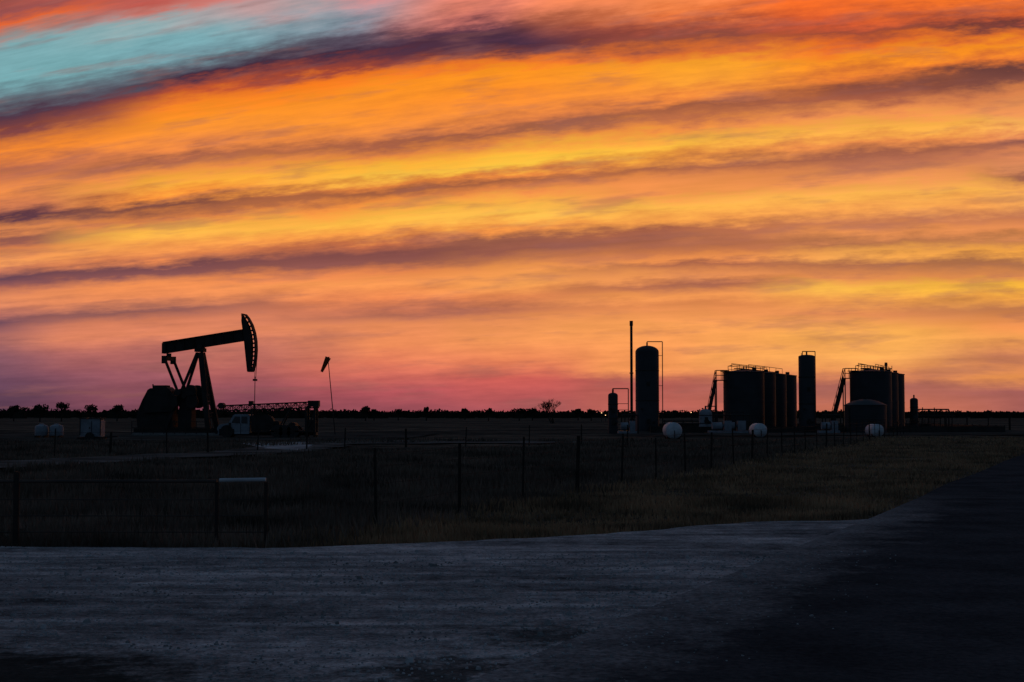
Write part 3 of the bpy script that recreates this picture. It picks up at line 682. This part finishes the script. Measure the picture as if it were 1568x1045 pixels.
# ---------------------------------------------------------------- distant trees
def blob(b,c,rx,ry,rz,n,s):
    for i in range(n):
        d_=Vector((random.gauss(0,1),random.gauss(0,1),random.gauss(0,1))).normalized()*random.uniform(.5,1.05)
        p=Vector((c[0]+d_.x*rx,c[1]+d_.y*ry,c[2]+d_.z*rz)); ss=s*random.uniform(.5,1.3)
        a_=Vector((random.uniform(-1,1),random.uniform(-.4,.4),random.uniform(-1,1))).normalized()*ss; c_=a_.cross(Vector((0,1,random.uniform(-.5,.5)))).normalized()*ss*random.uniform(.5,1)
        b.add([p-a_-c_*.3,p+c_,p+a_+c_*.2,p-c_],[(0,1,2,3)])
b=B()
def prof(px):
    return np.interp(px,[-500,0,60,120,200,235,330,480,520,600,680,760,800,860,930,1100,1400,1568,2100],[12,12,14,13,12,10,9,9,7.5,6.5,6.5,6,7,6.5,5.5,5,4,3.5,3.5])
px=-450.0
while px<2100:
    d=random.uniform(480,620); cl=float(vnoise(np.array(px/22.0),np.array(.5),21)); c2_=float(vnoise(np.array(px/80.0),np.array(.5),5))
    h=EYE+prof(px)*(0.12+0.75*cl*cl+0.5*c2_)*random.uniform(.75,1.15)*d/F
    x_=gx(px,d); wv=random.uniform(1.0,2.8)
    b.cyl((x_,d,-0.2),(x_,d,h*.55),wv*.9,wv*.75,n=7); b.cyl((x_,d,h*.55),(x_,d,h*.85),wv*.75,wv*.2,n=7)
    blob(b,(x_,d-.5,h*.66),wv*1.05,wv*.6,h*.40,24,.42)
    px+=random.uniform(3.5,7.5)
b.obj("tree_line",M_leaf,None,False)
def small_tree(px,d,h,wv):
    e=root("oak_tree",(gx(px,d),d,0)); b=B(); b.cyl((0,0,-.2),(0.05,0,h*.45),.16,.10,n=8)
    for i in range(6):
        a=i*1.05; b.cyl((0,0,h*.4),(wv*.6*math.cos(a),wv*.6*math.sin(a),h*random.uniform(.65,.85)),.07,.03,n=5)
    b.obj("trunk_and_limbs",M_bark,e); b=B()
    for i in range(9): blob(b,(random.uniform(-.6,.6)*wv,random.uniform(-.6,.6)*wv,h*random.uniform(.62,.88)),wv*.42,wv*.42,h*.16,45,.16)
    b.obj("crown",M_leaf,e,False)
for px,d,h,wv in((560,330,3.4,1.2),(573,350,2.8,.9),(748,330,3.1,.9),(653,340,3.3,.6),(885,350,2.8,.8),(712,380,3.0,1.1),(795,340,3.0,2.2),(815,345,2.9,1.6),(95,300,3.9,1.6),(62,300,3.8,2.0),(180,310,3.8,1.8),(22,320,3.6,1.5),(140,320,3.6,1.4),(905,340,2.7,1.2),(610,350,2.8,1.2)): small_tree(px,d,h,wv)
# bare bush
e=root("bare_tree",(gx(846,250),250,0)); b=B()
def br(p,d_,L,r_,lv):
    q_=p+d_*L; b.cyl(p,q_,r_,r_*.7,n=5)
    if lv==0: return
    for i in range(3 if lv>1 else 4):
        nd=(d_+Vector((random.uniform(-.8,.8),random.uniform(-.5,.5),random.uniform(-.15,.5)))).normalized(); br(q_,nd,L*random.uniform(.62,.85),r_*.65,lv-1)
for i in range(5): br(Vector((random.uniform(-.3,.3),0,-.1)),Vector((random.uniform(-.9,.9),random.uniform(-.3,.3),1)).normalized(),1.35,.085,4)
b.obj("branches",M_bark,e)
# distant hills
b=B(); vs=[];fs=[]; nn=200
for i in range(nn+1):
    x_=-2400+4800*i/nn; hh=1.5+3.2*float(vnoise(np.array(i*.09),np.array(.3),2)); hh*= (1.1 if x_<0 else .9)
    vs+=[(x_,2600,-1),(x_,2800,hh),(x_,3300,-1)]
for i in range(nn): a=3*i; fs+=[(a,a+3,a+4,a+1),(a+1,a+4,a+5,a+2)]
b.add(vs,fs); b.obj("distant_hills",M_leaf)
# lit yard lamps
for px,py,d in((921,632.5,300),(1058,632,310),(927,636,300)):
    e=root("yard_lamp",(gx(px,d),d,0)); b=B(); z_=EYE+(632-py)*d/F; z_=max(z_,1.2); b.cyl((0,0,-.1),(0,0,z_),.05); b.box((0,0,z_+.18),(.3,.3,.06)); b.obj("pole",M_steel,e)
    b=B(); b.lathe((0,0,z_),[(0.001,0),(.07,.02),(.09,.06),(.07,.1),(0.001,.12)],10); b.obj("bulb",M_lamp,e)
